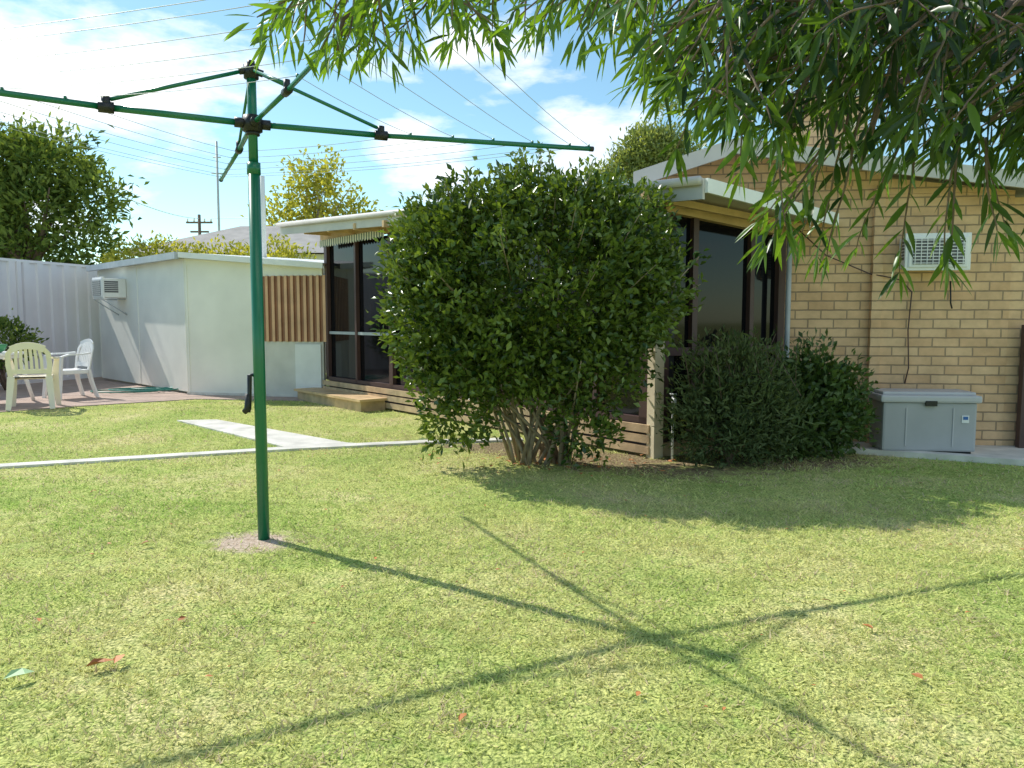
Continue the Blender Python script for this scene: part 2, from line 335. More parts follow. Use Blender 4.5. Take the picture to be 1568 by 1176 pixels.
# main shrub
sh=empty('garden_shrub')
C=crown('s',[(.24,6.18,1.46,1.02,.70,.75),(-.46,6.15,1.74,.46,.46,.42),(.92,6.2,1.92,.38,.4,.31),(-.66,6.1,1.2,.34,.4,.45),(.92,6.2,1.4,.38,.4,.45),(-.08,6.15,.9,.62,.5,.38),(-.44,6.15,.5,.29,.32,.34),(.66,6.15,.78,.36,.35,.36),(.56,6.1,.38,.26,.25,.24),(.3,6.1,2.12,.46,.4,.2),(-.25,6.1,2.06,.40,.4,.22),(-.74,6.1,1.6,.27,.3,.24),(-.47,6.05,.85,.36,.3,.26),(.7,6.15,2.1,.3,.3,.17)],3900,10,.045,.068,.034,M_shrub,sh,gap=.08,hollow=.5,sq=2.5,freq=2.6,up=.25,bumpy=1.3)
lst=[];SC=[];SD=[]
for i in range(60):
    a=rng.uniform(0,6.28); el=rng.uniform(-.1,1.5)
    o=Vector((math.cos(a)*math.cos(el),math.sin(a)*math.cos(el),math.sin(el)))
    p=Vector((.2+o.x*1.12,6.17+o.y*.72,1.42+o.z*.86)); dd=(o+Vector((0,0,.6))).normalized(); ln=rng.uniform(.08,.22)
    lst.append(([p-dd*.25,p,p+dd*ln],[.005,.004,.002]))
    for k in range(4): SC.append(p+dd*ln*k/3); SD.append(dd)
v,f=clumps(np.array([tuple(c) for c in SC]),np.array([tuple(c) for c in SD]),5,.018,.06,.028,.3)
fastmesh('shoots',v,f,M_shrub,sh,np.clip(rng.normal(.75,.2,len(v)//4).repeat(4),0,1))
for i in range(38):
    t=Vector(C[rng.integers(len(C))]); b=Vector((.28+rng.uniform(-.32,.2),6.4+rng.uniform(-.14,.14),0))
    m1=b.lerp(t,.4)+Vector((0,-.02,.1)); lst.append(([b,b.lerp(t,.12)+Vector((rng.uniform(-.03,.03),-.02,.08)),m1,t],[.018,.015,.011,.004]))
tubes('stems',lst,M_barkl,sh,6)
sh2=empty('lavender_bush')
C=crown('s',[(1.78,6.28,.6,.40,.4,.46),(1.62,6.25,.35,.36,.35,.34),(2.05,6.3,.42,.36,.35,.38)],800,11,.05,.07,.018,M_grey,sh2,gap=.1,hollow=.2,freq=2,up=.6,bumpy=2.2)
lst=[([(1.8,6.3,0),(1.8+rng.uniform(-.1,.1),6.3,.2),Vector(C[rng.integers(len(C))])],[.012,.01,.003]) for _ in range(16)]
SC=[];SD=[]
for i in range(30):
    p=Vector((1.8+rng.normal()*.22,6.25+rng.normal()*.15,.75+rng.uniform(0,.15))); dd=Vector((rng.normal()*.4,rng.normal()*.3,1)).normalized(); ln=rng.uniform(.1,.26)
    lst.append(([p-dd*.2,p+dd*ln],[.004,.002]))
    for k in range(4): SC.append(p+dd*ln*k/3.2); SD.append(dd)
v,f=clumps(np.array([tuple(c) for c in SC]),np.array([tuple(c) for c in SD]),6,.018,.055,.014,.4)
fastmesh('shoots',v,f,M_grey,sh2,np.clip(rng.normal(.7,.2,len(v)//4).repeat(4),0,1))
tubes('stems',lst,M_bark,sh2,5)
sh3=empty('green_bush')
C=crown('s',[(2.62,6.7,.55,.34,.34,.42),(2.85,6.75,.38,.28,.3,.34),(2.4,6.6,.35,.35,.3,.35)],720,10,.05,.07,.034,M_green2,sh3,gap=.12,hollow=.3,freq=2,up=.4,bumpy=1.8)
tubes('stems',[([(2.6,6.7,0),Vector(C[rng.integers(len(C))])],[.012,.003]) for _ in range(14)],M_bark,sh3,5)
sh4=empty('patio_shrub')
C=crown('s',[(-8.5,12.9,.8,.42,.4,.4)],160,10,.06,.1,.04,M_dkleaf,sh4)
tubes('stems',[([(-8.5,12.9,0),Vector(C[rng.integers(len(C))])],[.02,.004]) for _ in range(10)],M_bark,sh4,5)
# ------------------------------------------------------------------ overhanging near tree
ov=empty('overhanging_tree')
LV=[];LF=[];LT=[];stems=[]
def longleaf(p,d,L,W,t):
    d=d.normalized(); s=d.cross(Vector((random.gauss(0,1),random.gauss(0,1),random.gauss(0,1)))).normalized(); u=s.cross(d)
    if u.z<0: u=-u
    dr=Vector((0,0,-1)); o=len(LV); bend=random.uniform(.05,.28); sb=s*random.uniform(-.12,.12)
    prof=[(0,0.05),(.25,.8),(.55,1),(.8,.6),(1,.02)]
    for k,w in prof:
        c=p+d*L*k+(dr*bend+sb)*L*k*k
        LV.extend([c-s*W*w/2+u*W*w*.18,c,c+s*W*w/2+u*W*w*.18]); LT.extend([t]*3)
    for i in range(4):
        a=o+i*3; LF.append((a,a+1,a+4,a+3)); LF.append((a+1,a+2,a+5,a+4))
def env(x):
    return float(np.interp(x,[-.8,-.55,-.45,-.3,0,.25,.35,.5,.62,.75,.9,1.1,1.3,1.8],[.76,.68,.58,.66,.68,.70,.62,.52,.45,.42,.40,.40,.38,.3]))
def twig(s,d,length,lim=True,bright=.5,step=.021,Lf=.085,r0=.004,W=.013):
    p=Vector(s); d=Vector(d).normalized(); pts=[p.copy()]; n=int(length/step); ph=random.uniform(0,6.28)
    for i in range(n):
        d=(d+Vector((random.gauss(0,.06),random.gauss(0,.06),-.045+random.gauss(0,.05)))).normalized()
        p=p+d*step; k=2/p.y
        if lim and (p.z-1.2)*k<env(p.x*k)+random.uniform(.0,.06): break
        pts.append(p.copy())
        if i<2: continue
        ph+=2.4; s1=d.cross(Vector((0,.3,1))).normalized(); s2=d.cross(s1)
        ld=d*.75+(s1*math.cos(ph)+s2*math.sin(ph))*.75+Vector((0,0,-.15))
        longleaf(p,ld,Lf*random.uniform(.5,1.15),W*random.uniform(.7,1.25),min(1,max(0,bright+random.gauss(0,.22))))
    for j in range(3): longleaf(p,d+Vector((random.gauss(0,.35),random.gauss(0,.35),random.gauss(0,.3))),Lf*.8,.010,min(1,bright+.2))
    if len(pts)>2: stems.append((pts,[r0*(1-.7*i/len(pts)) for i in range(len(pts))]))
for i in range(70):
    x=random.uniform(-.60,.6); y=random.uniform(1.85,2.35)
    z=1.2+(y/2)*random.uniform(.80,.98)
    twig((x,y,z),(random.uniform(-.8,.3),random.uniform(-.4,.4),random.uniform(-.6,0)),random.uniform(.18,.36),True,.62)  # raised leaf tint: the sunlit look of this strip is in the colour
twig((-.40,2.1,2.12),(-.2,-.1,-1),.26,False,.7); twig((-.42,2.05,2.02),(-.5,0,-.8),.16,False,.8); twig((-.5,2.1,2.1),(-.8,0,-.5),.2,False,.7)
for i in range(430):
    x=random.uniform(.42,1.9)**1.0; y=random.uniform(1.6,2.7)
    z=1.2+(y/2)*(random.uniform(.58,1.05) if i<330 else random.uniform(.72,.95))
    twig((x*y/2,y,z),(random.uniform(-1,.15),random.uniform(-.5,.4),random.uniform(-.7,.1)),random.uniform(.2,.42),True,.12 if x>.7 else .34,W=.0145)  # lower leaf tint to the right paints the backlit mass darker
for (x,z0,ln,dx) in ((.62,.62,.28,-.5),(.72,.56,.34,-.25),(.80,.50,.38,-.35),(.86,.52,.38,-.15),(1.0,.48,.40,-.1),(1.12,.48,.34,0),(1.2,.46,.24,.1),(1.36,.46,.3,0),(.55,.66,.26,-.8),(.46,.72,.22,-.8),(.84,.44,.32,-.7),(1.42,.5,.4,-.2),(.78,.6,.3,-.8)):
    for j in range(2):
        y=random.uniform(1.8,2.25); k=y/2
        twig(((x+random.uniform(-.03,.03))*k,y,1.2+z0*k),(dx,random.uniform(-.3,.3),-.75),ln*random.uniform(.75,1.05),False,.36,step=.024,Lf=.092,W=.015)
V=np.array([tuple(v) for v in LV]); 
fastmesh('leaves',V,LF,M_hang,ov,tint=LT,smooth=True)
tubes('twigs',stems,M_bark,ov,5)
limbs=[([(3.3,.9,0),(3.2,.95,1.2),(3.05,1.05,2.3)],[.16,.13,.1]),
 ([(3.05,1.05,2.25),(2.3,1.7,2.55),(1.5,2.05,2.42),(.6,2.2,2.3),(-.1,2.15,2.2),(-.38,2.08,2.12)],[.07,.05,.036,.02,.012,.007]),
 ([(2.3,1.7,2.55),(1.7,2.1,2.3),(1.3,2.2,2.0),(1.0,2.15,1.8),(.93,2.1,1.6)],[.04,.03,.02,.011,.005]),
 ([(2.0,1.9,2.5),(1.4,2.0,2.2),(.95,2.0,2.0),(.65,2.0,1.85)],[.03,.02,.012,.006]),
 ([(2.3,1.7,2.5),(1.8,1.9,2.1),(1.45,2.0,1.85),(1.2,2.0,1.7)],[.03,.022,.014,.006]),
 ([(-.1,2.15,2.2),(-.36,2.1,2.06),(-.44,2.08,1.98),(-.455,2.08,1.9)],[.012,.010,.007,.004]),
 ([(3.05,1.05,2.25),(3.4,.6,3.0),(3.6,.2,3.6)],[.08,.05,.02])]
tubes('trunk_and_limbs',limbs,M_bark,ov,8)
# ------------------------------------------------------------------ rotary clothesline
cl=empty('rotary_clothesline'); mx,my=-1.36,4.14
tubes('mast_lower',[([(mx,my,-.02),(mx,my,2.0)],.031)],M_green,cl,20)
tubes('mast_upper',[([(mx,my,1.99),(mx,my,2.5)],.024)],M_green,cl,20)
tubes('mast_collar',[([(mx,my,1.96),(mx,my,2.02)],.035)],M_green,cl,20)
tubes('top_cap',[([(mx,my,2.45),(mx,my,2.52)],.038),([(mx,my,2.51),(mx,my,2.54)],.02)],M_black,cl,10)
tubes('hub',[([(mx,my,2.18),(mx,my,2.26)],.05),([(mx,my,2.16),(mx,my,2.18)],.036)],M_black,cl,10)
arms=[];brs=[];blk=[];tips=[]
for a,ra in ((22,1),(115,.85),(208,1.05),(301,.75)):
    c,s=math.cos(math.radians(a)),math.sin(math.radians(a))
    P=lambda r,c=c,s=s:Vector((mx+c*r,my+s*r,2.22+(.0 if r<.68 else (r-.68)*.025)))
    arms.append(([P(.03),P(.3),P(.68)],.016*ra)); arms.append(([P(.66),P(1.3),P(2.0)],.0145*ra))
    e=P(.68); d=Vector((c,s,0)); blk.append(([e-d*.035,e+d*.035],.026*ra)); blk.append(([e,e+Vector((0,0,.05))],.02*ra))
    blk.append(([P(.03),P(.09)],.026)); blk.append(([P(1.985),P(2.01)],.016))
    blk.append(([Vector((mx+c*.02,my+s*.02,2.49)),Vector((mx+c*.06,my+s*.06,2.48))],.018))
    brs.append(([Vector((mx+c*.05,my+s*.05,2.48)),P(.66)+Vector((0,0,.04))],.0095*ra))
    tips.append(P)
tubes('arms',arms,M_green,cl,12); tubes('braces',brs,M_green,cl,10); tubes('joints',blk,M_black,cl,10)
ws=[];clips=[]
for r in (.85,1.1,1.35,1.6,1.85,1.98):
    for i in range(4):
        a=tips[i](r)+Vector((0,0,.018)); b=tips[(i+1)%4](r)+Vector((0,0,.018))
        pts=[a.lerp(b,t/8)-Vector((0,0,.035*r*4*(t/8)*(1-t/8)*.5)) for t in range(9)]
        ws.append((pts,.0016)); clips.append(([a-Vector((0,0,.006)),a+Vector((0,0,.008))],.007))
tubes('line_wires',ws,M_wire,cl,5); tubes('wire_clips',clips,M_green,cl,6)
tubes('winding_handle',[([(mx-.03,my,.9),(mx-.05,my-.01,.9),(mx-.055,my-.01,.73),(mx-.06,my-.01,.70)],[.012,.013,.011,.01]),([(mx-.06,my-.01,.80),(mx-.064,my-.01,.72),(mx-.085,my-.01,.70)],[.016,.02,.015])],M_black,cl,8)
# ------------------------------------------------------------------ house
H=empty('brick_house')
Q=Vector((-2.82,11.67)); Pc=Vector((1.23,6.65)); C0=Vector((2.62,7.42))
d=(Pc-Q).normalized(); LQ=(Pc-Q).length; nin=Vector((-d.y,d.x))
on=lambda s,off=0:(Q.x+d.x*s+nin.x*off,Q.y+d.y*s+nin.y*off)
zt=lambda s:2.38-.2*s/LQ
for i,(a,bz) in enumerate(((.03,.10),(.125,.195),(.215,.285))):
    wall('deck_board_%d'%i,on(0,-.06),on(LQ,-.06),.03,a,bz,M_timber,H)
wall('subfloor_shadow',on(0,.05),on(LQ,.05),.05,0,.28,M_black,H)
wall('door_step',on(-.1,-.42),on(1.9,-.42),.35,.0,.13,M_timber,H); wall('door_step_tread',on(-.14,-.46),on(1.94,-.46),.40,.133,.165,M_tan,H)
wall('glazing',on(0.02,.06),on(LQ-.05,.06),.02,.29,zt(0)-.02,M_glass,H,z1b=zt(LQ)-.02)
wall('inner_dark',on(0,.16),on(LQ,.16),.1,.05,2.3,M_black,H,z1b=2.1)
for i,ss in enumerate((0,.95,1.9,2.9,3.6,4.3,5.0,5.7,6.28)):
    w=.09 if i in (0,2,8) else .05
    wall('mullion_%d'%i,on(ss,.0),on(ss+w,.0),.055,.29,zt(ss),M_brown,H)
wall('sill_rail',on(0,.0),on(LQ,.0),.058,.286,.34,M_brown,H)
wall('mid_rail',on(.1,.02),on(LQ-.1,.02),.038,.98,1.02,M_pipe,H)
wall('head_beam',on(-.05,-.03),on(LQ+.03,-.03),.1,zt(0)-.0,zt(0)+.17,M_tan,H,z0b=zt(LQ),z1b=zt(LQ)+.12)
M_val,nt,b=newmat('valance_stripe'); tc=N(nt,'ShaderNodeTexCoord'); wv=N(nt,'ShaderNodeTexWave'); wv.inputs['Scale'].default_value=4.5; nt.links.new(tc.outputs['UV'],wv.inputs['Vector'])
rr=ramp(nt,[(.45,(.7,.66,.5)),(.55,(.1,.14,.09))]); nt.links.new(wv.outputs['Fac'],rr.inputs['Fac']); nt.links.new(rr.outputs[0],b.inputs['Base Color'])
Vv=[];Fv=[];uv=[]
for i in range(24):
    for j in range(4):
        s0=.05+i*.08+j*.02; s1=s0+.02
        h=lambda q:2.34-.06-.03*math.sin(math.pi*((q-.05)/.08-i))
        a=on(s0,-.09);c=on(s1,-.09);o=len(Vv)
        Vv+=[(a[0],a[1],h(s0)),(c[0],c[1],h(s1)),(c[0],c[1],2.36),(a[0],a[1],2.36)];Fv.append((o,o+1,o+2,o+3));uv.append([(s0,0),(s1,0),(s1,.1),(s0,.1)])
mesh_obj('awning_valance',Vv,Fv,M_val,H,uv)
d2=(C0-Pc).normalized(); L2=(C0-Pc).length; n2=Vector((-d2.y,d2.x)); o2=lambda s,off=0:(Pc.x+d2.x*s+n2.x*off,Pc.y+d2.y*s+n2.y*off)
wall('corner_post',o2(-.05,-.07),o2(.05,-.07),.1,0,1.55,M_post,H); wall('corner_post_upper',o2(-.04,-.05),o2(.06,-.05),.1,1.553,2.2,M_brown,H)
wall('side_glazing',o2(.06,.05),o2(L2,.05),.02,.1,2.13,M_glass,H,z1b=1.98)
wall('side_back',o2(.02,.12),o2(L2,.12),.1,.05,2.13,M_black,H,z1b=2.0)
for i,(ss,w) in enumerate(((.06,.1),(.42,.06),(1.12,.05),(L2-.1,.09))):
    wall('side_mullion_%d'%i,o2(ss,0),o2(ss+w,0),.05,.08,2.14-.15*ss/L2,M_brown,H)
wall('side_rail',o2(.1,.01),o2(L2,.01),.04,.88,.95,M_brown,H); wall('side_sill',o2(0,-.02),o2(L2,-.02),.06,.0,.12,M_timber,H)
wall('side_head',o2(0,-.03),o2(L2+.05,-.03),.08,2.125,2.22,M_tan,H,z0b=1.975,z1b=2.1)
wall('side_plate',o2(-.3,-.2),o2(L2+.1,-.2),.04,2.17,2.23,M_tan,H,z0b=2.02,z1b=2.07)
tubes('downpipe',[([(2.6,7.3,.05),(2.6,7.3,2.15)],.025)],M_pipe,H,10)
def slab(name,top,th,mat,parent):
    n=len(top); V=[Vector(t) for t in top]+[Vector(t)-Vector((0,0,th)) for t in top]
    F=[tuple(range(n)),tuple(range(2*n-1,n-1,-1))]+[(i,i+n,(i+1)%n+n,(i+1)%n) for i in range(n)]
    return mesh_obj(name,V,F,mat,parent)
E1=(-3.45,11.7,2.60);E2=(1.50,6.10,2.27);E3=(2.90,7.0,2.12);E4=(3.05,7.3,2.12);E5=(1.6,8.2,2.42);E6=(-1.4,13.2,2.66)
slab('verandah_roof',[E1,E2,E3,E4,E5,E6],.035,M_fascia,H)
def fasc(name,a,b,h,th,mat,dz=.0):
    wall(name,a[:2],b[:2],-th,a[2]-h+dz,a[2]+dz,mat,H,z0b=b[2]-h+dz,z1b=b[2]+dz)
fasc('verandah_fascia_front',E1,E2,.16,.03,M_fascia,.02); fasc('verandah_fascia_side',E2,E3,.11,.03,M_white,.02); 
tubes('gutter',[([Vector(E1)+Vector((-.05,-.04,-.0)),Vector(E2)+Vector((-.05,-.04,0))],.035)],M_fascia,H,8)
for i in range(9):
    s=.3+i*.75; a=on(s,-.42); bb=on(s,.0); z=2.58-.3*s/LQ-.06
    wall('rafter_%d'%i,a,bb,.045,z-.09,z-.01,M_tan,H)
wall('brick_wall_side',(1.2,7.62),(3.45,7.30),.2,0,2.45,M_brick,H)
wall('brick_wall_front',(3.45,7.25),(4.55,7.09),.25,0,2.35,M_brick,H)
wall('brick_pier',(3.36,7.243),(3.45,7.230),.12,0,2.4,M_brick,H)
wall('brick_wall_return',(4.55,7.10),(4.9,9.8),-.2,0,2.3,M_brick,H)
Vg=[(1.2,7.60,2.44),(3.45,7.28,2.44),(3.45,7.28,2.56),(2.0,7.49,2.86),(1.2,7.60,2.6)]
mesh_obj('gable_wall',Vg,[(0,1,2,3,4)],M_brick,H,[[(0,2.44),(2.27,2.44),(2.27,2.56),(.81,2.86),(0,2.6)]])
wall('gable_infill_right',(3.45,7.245),(4.55,7.085),.2,2.352,2.5,M_brick,H,z1b=2.36)
R=[(1.12,7.25,2.53),(2.03,7.12,2.81),(3.2,6.95,2.62),(6.2,6.55,2.20)]
Rb=[(2.2,14,2.4),(3.0,14,2.7),(4,14,2.6),(6.6,13,2.2)]
for i in range(3):
    a,b_,c_,e_=R[i],R[i+1],Rb[i+1],Rb[i]
    slab('main_roof_%d'%i,[a,b_,c_,e_],.04,M_tile,H)
    wall('barge_board_%d'%i,a[:2],b_[:2],-.03,a[2]-.12,a[2]+.02,M_fascia,H,z0b=b_[2]-.12,z1b=b_[2]+.02)
wall('chimney',(3.2,9.0),(4.0,8.88),.6,2.3,3.68,M_brick,H); wall('chimney_cap',(3.16,8.97),(4.04,8.85),.68,3.683,3.76,M_conc,H)
tubes('antenna_mast',[([(2.63,7.45,2.3),(2.63,7.45,3.9)],.014),([(2.35,7.5,3.8),(2.95,7.4,3.8)],.007),([(2.4,7.4,3.65),(2.9,7.5,3.65)],.006)],M_pipe,H,6)
wall('brown_gate_post',(4.62,6.95),(4.68,6.94),.08,0,1.15,M_brown,H); wall('side_gate',(4.7,6.95),(5.6,6.85),.04,.05,1.1,M_brown,H)
wall('rear_wall',(-2.7,12.1),(1.3,7.6),.2,0,2.35,M_brick,H)
tubes('wall_cable',[([(4.03,7.14,1.55),(4.03,7.12,1.35),(4.05,7.13,1.3)],.008)],M_black,H,6)
tubes('hanging_cable',[([(2.7,7.38,2.05),(2.95,7.32,1.8),(3.35,7.26,1.62),(3.45,7.22,1.6),(3.6,7.18,1.56),(3.7,7.18,1.45),(3.68,7.18,1.1),(3.7,7.18,.75),(3.67,7.18,.6)],.006)],M_brown,H,6)
def ac(name,loc,rot,w,h,dp):
    r=empty(name); 
    box('casing',(0,0,0),(w,dp,h),M_white,r,bev=.012)
    box('recess',(0,-dp/2-.002,0),(w*.86,.006,h*.8),M_grille,r)
    for i in range(8): box('louvre_%d'%i,(0,-dp/2-.009,-h*.36+i*h*.72/7),(w*.86,.006,.007),M_white,r)
    for i in range(9): box('bar_%d'%i,(-w*.4+i*w*.1,-dp/2-.014,0),(.006,.004,h*.8),M_white,r)
    for sx in (-1,1):
        box('side_vent',(sx*(w/2+.002),-dp*.1,.02),(.005,dp*.55,h*.6),M_grille,r)
        for i in range(5): box('side_slat',(sx*(w/2+.006),-dp*.1,-h*.2+i*h*.1+.02),(.006,dp*.55,.008),M_white,r)
    box('surround',(0,-dp/2+.03,0),(w+.05,.03,h+.05),M_white,r,bev=.006)
    r.location=loc; r.rotation_euler=(0,0,rot); return r
a1=ac('window_air_conditioner',(3.81,7.05,1.80),-.145,.50,.28,.26)
a2=ac('window_air_conditioner',(-7.32,14.1,1.76),-.785,.5,.34,.42)
tubes('support_bracket',[([(-.22,.2,-.2),(-.22,-.2,-.2),(-.22,.22,-.48)],.012),([(.22,.2,-.2),(.22,-.2,-.2),(.22,.22,-.48)],.012)],M_pipe,a2,6)
B=empty('storage_box')
box('body',(0,0,.25),(.80,.36,.46),M_box,B,bev=.02); box('lid',(0,0,.515),(.86,.41,.07),M_lid,B,bev=.02); box('lid_crown',(0,.02,.56),(.8,.34,.04),M_lid,B,bev=.018)
box('base_plinth',(0,0,.02),(.74,.32,.04),M_black,B)
for x in (-.2,.2): box('panel_rib',(x,-.183,.25),(.012,.008,.36),M_lid,B,bev=.002)
box('label',(.3,-.184,.33),(.06,.006,.07),M_white,B); box('label_print',(.3,-.189,.34),(.04,.003,.03),plain('blue_print',(.05,.15,.4)),B)
box('latch',(0,-.2,.475),(.1,.02,.05),M_black,B,bev=.004)
B.location=(3.66,6.84,.03); B.rotation_euler=(0,0,-.12); B.scale=(.97,.97,.93)
G=empty('gas_tap'); tubes('pipe',[([(4.18,7.05,0.03),(4.18,7.05,.45),(4.22,6.98,.47)],.012)],M_post,G,8); box('valve',(4.2,7.0,.46),(.07,.05,.05),M_tan,G,bev=.01)
T=empty('garden_tap'); tubes('pipe',[([(1.36,6.47,0),(1.36,6.47,.55)],.011),([(1.36,6.47,.53),(1.36,6.40,.53),(1.36,6.39,.49)],.012),([(1.33,6.47,.57),(1.39,6.47,.57)],.008)],M_plw,T,8)
# ------------------------------------------------------------------ shed
D=empty('garden_shed')
S0=(-8.1,15.2);S1=(-5.12,12.18);S2=(-3.92,11.92);S3=(-2.86,11.70)
wall('shed_wall_left',S0,S1,.06,.05,2.15,M_cream,D)
wall('shed_wall_front',S1,S2,.06,.05,2.15,M_cream,D,z1b=2.05)
wall('shed_wall_front_low',S2,S3,.06,.05,.86,M_render,D)
wall('shed_wall_front_high',S2,S3,.06,1.85,2.05,M_cream,D,z1b=1.97)
wall('shed_plinth',(-5.15,12.16),(-2.86,11.68),.05,.0,.05,M_conc,D)
def along(a,b,t): return (a[0]+(b[0]-a[0])*t,a[1]+(b[1]-a[1])*t)
def off(p,a,b,k):
    v=Vector((b[0]-a[0],b[1]-a[1])).normalized(); return (p[0]+v.y*k,p[1]-v.x*k)
for i in (0,2,4):
    p=off(along(S0,S1,i/4.0*.98+.0),S0,S1,.008); q=off(along(S0,S1,i/4.0*.98+.012),S0,S1,.008); wall('joiner_%d'%i,p,q,.008,.06,2.14,M_cream,D)
for t in (0,.985):
    p=off(along(S1,S2,t),S1,S2,.01); q=off(along(S1,S2,t+.025),S1,S2,.01); wall('front_joiner',p,q,.01,.06,2.05,M_cream,D)
def corrug(name,p0,p1,z0,z1,pitch,dep,mat,parent,mat2=None):
    a=Vector(p0);b=Vector(p1);L=(b-a).length;dd=(b-a).normalized();n=Vector((dd.y,-dd.x));V=[];F=[]
    prof=[]; x=0
    while x<L: prof+=[(x,0),(x+pitch*.42,0),(x+pitch*.5,dep),(x+pitch*.92,dep)]; x+=pitch
    for x,o in prof:
        q=a+dd*x+n*o; V+=[(q.x,q.y,z0),(q.x,q.y,z1)]
    for i in range(len(prof)-1): F.append((2*i,2*i+2,2*i+3,2*i+1))
    ob=mesh_obj(name,V,F,mat,parent)
    if mat2:
        ob.data.materials.append(mat2)
        for i,p in enumerate(ob.data.polygons): p.material_index=1 if i%4 in (0,3) else 0  # mat2 paints rib shading onto the recessed faces and one flank
    return ob
corrug('brown_screen',S2,S3,.86,1.86,.105,.035,M_corr,D,M_corr_shade)
wall('screen_back',off(S2,S2,S3,-.03),off(S3,S2,S3,-.03),.03,.86,1.86,M_brown,D)
p=off(along(S2,S3,.58),S2,S3,.03);q=off(along(S2,S3,.97),S2,S3,.03); wall('white_sheet',p,q,.02,.12,.82,M_white,D)
slab('shed_roof',[(-8.25,15.2,2.22),(-5.14,12.02,2.23),(-2.8,11.55,2.03),(-2.7,13.6,2.2),(-6.5,17,2.3)],.04,M_white,D)
wall('shed_gutter',(-8.25,15.2),(-5.14,12.02),-.07,2.13,2.235,M_pipe,D); wall('shed_barge',(-5.14,12.02),(-2.8,11.55),-.03,2.15,2.235,M_white,D,z0b=1.95,z1b=2.035)
tubes('vent_pipe',[([(-3.95,12.4,2.0),(-3.95,12.4,3.45)],.045)],M_white,D,12)
# ------------------------------------------------------------------ fence
Fn=empty('steel_fence')
corrug('sheets',(-10.9,7.5),(-8.35,16.6),.03,2.24,.3,.035,M_fence,Fn); corrug('sheets_rear',(-8.35,16.6),(-2,16.9),.03,2.2,.3,.035,M_fence,Fn)
wall('top_rail',(-10.86,7.5),(-8.31,16.6),.06,2.24,2.29,M_fence,Fn); wall('bottom_rail',(-10.86,7.5),(-8.31,16.6),.05,.0,.06,M_fence,Fn)
for i in range(5):
    p=along((-10.87,7.5),(-8.32,16.6),i/4*.97); q=along((-10.87,7.5),(-8.32,16.6),i/4*.97+.008); wall('post',off(p,(-10.87,7.5),(-8.32,16.6),.045),off(q,(-10.87,7.5),(-8.32,16.6),.045),.05,0,2.25,M_fence,Fn)
# ------------------------------------------------------------------ neighbour house, poles
NH=empty('neighbouring_house')
wall('walls',(-11.5,24),(-5,24),5,0,3.2,M_cream,NH)
mesh_obj('hip_roof',[(-12,23.5,3.2),(-4.6,23.5,3.2),(-4.6,29.5,3.2),(-12,29.5,3.2),(-9.2,26.5,4.35),(-7.2,26.5,4.35)],[(0,1,5,4),(1,2,5),(2,3,4,5),(3,0,4)],M_tile,NH)
UP=empty('power_pole'); tubes('pole',[([(-24,60,0),(-24,60,9.2)],[.16,.12])],M_bark,UP); box('crossarm',(-24,60,8.6),(2.0,.13,.13),M_bark,UP); box('crossarm_low',(-24,60,7.9),(1.4,.13,.13),M_bark,UP)
for x in (-.9,-.4,.4,.9): tubes('insulator',[([(-24+x,60,8.65),(-24+x,60,8.9)],.06)],M_white,UP,6)
RM=empty('radio_mast'); tubes('mast',[([(-15,40,0),(-15,40,10.2)],.06),([(-15.3,40,8.6),(-14.7,40,8.6)],.03),([(-15.2,40,9.4),(-14.8,40,9.4)],.03)],M_pipe,RM,6)
PL=empty('power_lines')
def cat(a,b,sag,n=14):
    a=Vector(a);b=Vector(b); return [a.lerp(b,i/n)-Vector((0,0,sag*4*(i/n)*(1-i/n))) for i in range(n+1)]
tubes('lines',[(cat((-24,60,8.9),(-14,22,6.2),.5),.022),(cat((-23,60,8.9),(40,42,13),1.5),.018)]+[(cat((-30,20,9.2+i*1.2),(14,17,10.8+i*1.5),.4),.014) for i in range(5)],M_wire,PL,5)
